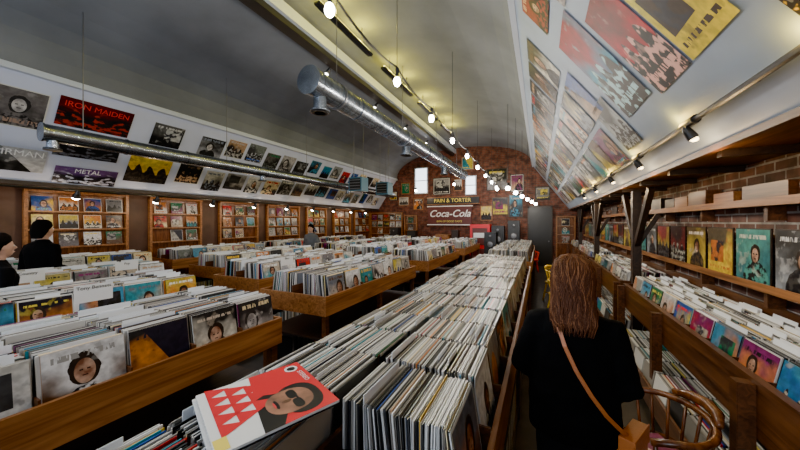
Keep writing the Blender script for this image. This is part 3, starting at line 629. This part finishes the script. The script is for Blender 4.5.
def person(loc,rz,h,coat,trouser,hairc,skinc,female=False,longhair=False,elbR=(.27,-.05,1.08),wrR=(.22,.18,.98),elbL=(-.27,-.05,1.08),wrL=(-.20,.2,1.0),fR=(0,1,-.4),fL=(0,1,-.4),name='person',hem=.84):
    P=empty(name,loc,rz); s=h/1.7; P.scale=(s,s,s)
    c=MB()
    if female: rows=[(hem,.205,.15,0,0),(.92,.212,.155,0,0),(1.05,.198,.145,0,0),(1.18,.19,.135,0,0),(1.28,.19,.13,0,-.005),(1.35,.178,.108,0,-.01),(1.40,.13,.085,0,-.01),(1.435,.075,.065,0,-.005),(1.455,.066,.06,0,0)]
    else: rows=[(hem,.18,.13,0,0),(1.0,.175,.125,0,0),(1.15,.185,.125,0,0),(1.28,.205,.13,0,-.005),(1.36,.19,.10,0,-.01),(1.41,.13,.08,0,-.01),(1.44,.075,.065,0,-.005),(1.46,.066,.06,0,0)]
    c.zloft(rows,coat)
    for sg,el,wr in ((1,elbR,wrR),(-1,elbL,wrL)):
        sh=Vector((sg*.165,-.01,1.355)); el=Vector(el); wr=Vector(wr)
        c.tube([sh-Vector((sg*.06,0,-.0)),sh,sh.lerp(el,.35),sh.lerp(el,.7),el,el.lerp(wr,.35),el.lerp(wr,.75),wr],[.06,.066,.062,.056,.053,.05,.042,.038],coat,14)
    o=c.obj('coat',P,True); vox(o,.012,5); dm=o.modifiers.new('folds','DISPLACE'); dm.texture=ctex; dm.strength=.03; dm.mid_level=.5; dm.texture_coords='LOCAL'
    t=MB(); t.zloft([(.80,.155,.125,0,0),(.88,.17,.13,0,0),(.95,.15,.11,0,0)],trouser)
    for sg in (-1,1): t.tube([(sg*.08,0,.88),(sg*.088,.005,.7),(sg*.092,.012,.5),(sg*.095,-.005,.36),(sg*.1,-.02,.2),(sg*.1,-.02,.07)],[.095,.085,.064,.062,.052,.048],trouser,14)
    o=t.obj('trousers',P,True); vox(o,.012,4)
    sk=MB(); sk.tube([(0,-.01,1.38),(0,0,1.44),(0,.01,1.52)],[.06,.052,.055],skinc,14)
    H=Vector((0,.015,1.585))
    sk.ell(H,.074,.092,.112,skinc,20,12); sk.ell(H+Vector((0,.03,-.055)),.05,.06,.055,skinc)
    sk.tube([H+Vector((0,.085,.02)),H+Vector((0,.108,-.018)),H+Vector((0,.09,-.03))],[.009,.014,.01],skinc,8)
    for sg in (-1,1): sk.ell(H+Vector((sg*.074,-.002,-.005)),.01,.018,.03,skinc,8,6)
    sk.tube([H+Vector((-.022,.088,-.055)),H+Vector((0,.096,-.054)),H+Vector((.022,.088,-.055))],[.004,.008,.004],skinc,6)
    o=sk.obj('head',P,True); vox(o,.006,3)
    fe=MB()
    for sg in (-1,1): fe.ell(H+Vector((sg*.03,.082,.008)),.012,.008,.008,M_AW,8,6); fe.ell(H+Vector((sg*.03,.089,.008)),.005,.004,.006,M_PB,8,6); fe.tube([H+Vector((sg*.016,.09,.028)),H+Vector((sg*.044,.078,.028))],.003,hairc,5)
    fe.tube([H+Vector((-.02,.094,-.055)),H+Vector((0,.102,-.055)),H+Vector((.02,.094,-.055))],.003,M_LIP,5)
    fe.obj('face_features',P,True)
    hd=MB()
    for wr,f,sg in ((wrR,fR,1),(wrL,fL,-1)): hand(hd,wr,f,(0,.2,1),skinc)
    o=hd.obj('hands',P,True); vox(o,.0035,2)
    shb=MB()
    for sg in (-1,1): shb.rings([[(sg*.1+r*math.cos(a),yo+ry*math.sin(a),z) for a in [2*math.pi*j/16 for j in range(16)]] for z,r,ry,yo in ((0,.045,.13,.045),(.025,.048,.13,.045),(.055,.042,.11,.03),(.09,.04,.055,-.02),(.11,.04,.05,-.02))],M_PB)
    shb.obj('shoes',P,True)
    hr=MB()
    if longhair:
        hr.zloft([(1.40,.062,.03,0,-.078),(1.46,.075,.05,0,-.058),(1.53,.080,.070,0,-.035),(1.60,.083,.087,0,-.016),(1.65,.076,.084,0,-.004),(1.685,.056,.064,0,.0),(1.705,.03,.035,0,.0)],hairc,24)
    else:
        hr.zloft([(1.47,.062,.035,0,-.068),(1.53,.086,.06,0,-.050),(1.58,.094,.082,0,-.034),(1.64,.096,.10,0,-.006),(1.69,.078,.088,0,.0),(1.725,.04,.05,0,.002)],hairc,20)
    o=hr.obj('hair_base',P,True); vox(o,.008,3)
    if longhair:
        for ci,(mm,num) in enumerate(((hairc,950),(M_HAIR2,260))):
            cu=D.curves.new('hair_strands','CURVE'); cu.dimensions='3D'; cu.bevel_depth=.0021; cu.bevel_resolution=0; cu.materials.append(mm)
            prof=[(1.708,.010,.012,-.0),(1.698,.044,.050,0),(1.672,.070,.077,0),(1.63,.085,.090,-.008),(1.58,.089,.090,-.022),(1.53,.088,.080,-.038),(1.48,.088,.066,-.056),(1.43,.090,.052,-.080),(1.39,.088,.042,-.098),(1.355,.074,.034,-.11)]
            for i in range(num):
                a=math.radians(random.uniform(160,380)); k1=random.uniform(.96,1.08); wv=random.uniform(.05,.22); ph=random.uniform(0,6); nend=random.choice((7,8,8,9,9,10,10)); da=random.uniform(-.45,.45)
                sp=cu.splines.new('POLY'); sp.points.add(nend-1)
                for j in range(nend):
                    z,rx,ry,cy=prof[j]; aa=a+da*(j/9)**1.5+wv*math.sin(ph+j*1.2)*min(1,j/4)
                    kk=k1+.05*math.sin(ph*2+j*1.1)
                    sp.points[j].co=(rx*kk*math.cos(aa)+.006*math.sin(ph+j),cy+ry*kk*math.sin(aa),z+random.uniform(-.004,.004)+(.025*math.sin(ph*3) if j==nend-1 else 0),1)
                    sp.points[j].radius=1 if j<nend-1 else .3
            so=link(D.objects.new('hair_strands',cu)); so.parent=P
    return P
M_LIP=mat('lips',(.4,.12,.1),.4)
M_COAT=mat('black_coat',(.003,.003,.0035),.9,bump=.3,bscale=60,spec=.15)
M_TR=mat('black_trousers',(.004,.004,.005),.9); M_SKIN=mat('skin',(.50,.29,.21),.5)
M_HAIR=mat('auburn_hair',(.075,.026,.010),.5,spec=.25); M_HAIR2=mat('auburn_highlight',(.21,.085,.036),.5,spec=.25); M_HB=mat('dark_hair',(.007,.005,.004),.8,spec=.1,bump=.5,bscale=90); M_GREY=mat('grey_shirt',(.10,.11,.13),.8)
M_TAN=mat('tan_leather',(.36,.105,.025),.4,bump=.2,bscale=90)
W=person((.15,1.76,0),math.radians(-3),1.675,M_COAT,M_TR,M_HAIR,M_SKIN,True,True,elbR=(.240,-.03,1.09),wrR=(.195,.18,.95),elbL=(-.245,-.02,1.10),wrL=(-.17,.2,.98),fR=(-.2,1,-.6),fL=(.3,1,-.3),hem=.80,name='woman')
b=MB(); pts=[]
for z,x,y in ((1.44,-.085,.0),(1.425,-.08,-.06),(1.36,-.062,-.125),(1.28,-.035,-.152),(1.18,.01,-.162),(1.08,.07,-.165),(1.0,.13,-.16),(.94,.185,-.135),(.89,.225,-.09)): pts.append((x,y,z))
R=[]
for i,p in enumerate(pts):
    p=Vector(p); t=(Vector(pts[min(i+1,len(pts)-1)])-Vector(pts[max(i-1,0)])).normalized(); nn=Vector((p.x*.8,p.y,0.15 if i<3 else 0)).normalized(); s_=t.cross(nn).normalized()
    R.append([p+s_*.009+nn*.003,p+s_*.009-nn*.003,p-s_*.009-nn*.003,p-s_*.009+nn*.003])
b.rings(R,M_TAN); b.obj('bag_strap',W)
b=MB(); Mx=Matrix.Translation((.245,-.05,.84))@Matrix.Rotation(math.radians(65),4,'Z'); b.box(-.10,.10,-.03,.03,-.085,.07,M_TAN,Mx); b.box(-.103,.103,-.036,-.03,-.01,.075,M_TAN,Mx); b.box(-.012,.012,-.041,-.036,-.03,.0,M_STEEL,Mx); b.obj('shoulder_bag',W,bevel=.012)
person((-6.64,1.78,0),math.radians(25),1.86,M_COAT,M_TR,M_HB,M_SKIN,elbR=(.24,-.03,1.08),elbL=(-.24,-.03,1.08),wrR=(.13,.2,1.02),wrL=(-.13,.2,1.02),name='man')
person((-4.85,1.00,0),math.radians(8),1.72,M_COAT,M_TR,M_HB,M_SKIN,elbR=(.21,-.03,1.08),elbL=(-.21,-.03,1.08),wrR=(.11,.2,1.02),wrL=(-.11,.2,1.02),name='man')
person((-6.64,7.5,0),math.radians(190),1.76,M_GREY,M_TR,M_HB,M_SKIN,wrR=(.13,.2,1.02),wrL=(-.13,.2,1.02),name='man')

# ------------------------------------------------------------------ world & camera
wd=D.worlds.new('World'); SC.world=wd; wd.use_nodes=True; wd.node_tree.nodes['Background'].inputs[0].default_value=(.5,.6,.75,1); wd.node_tree.nodes['Background'].inputs[1].default_value=.3
cam=D.cameras.new('Camera'); cam.sensor_width=36; cam.lens=13.5; cam.shift_y=-.00375; cam.clip_start=.02
co=link(D.objects.new('Camera',cam)); co.location=(0,0,1.85); co.rotation_euler=(math.radians(90),0,math.radians(25)); SC.camera=co
try: SC.view_settings.look='AgX - Punchy'
except Exception as e: print(e)
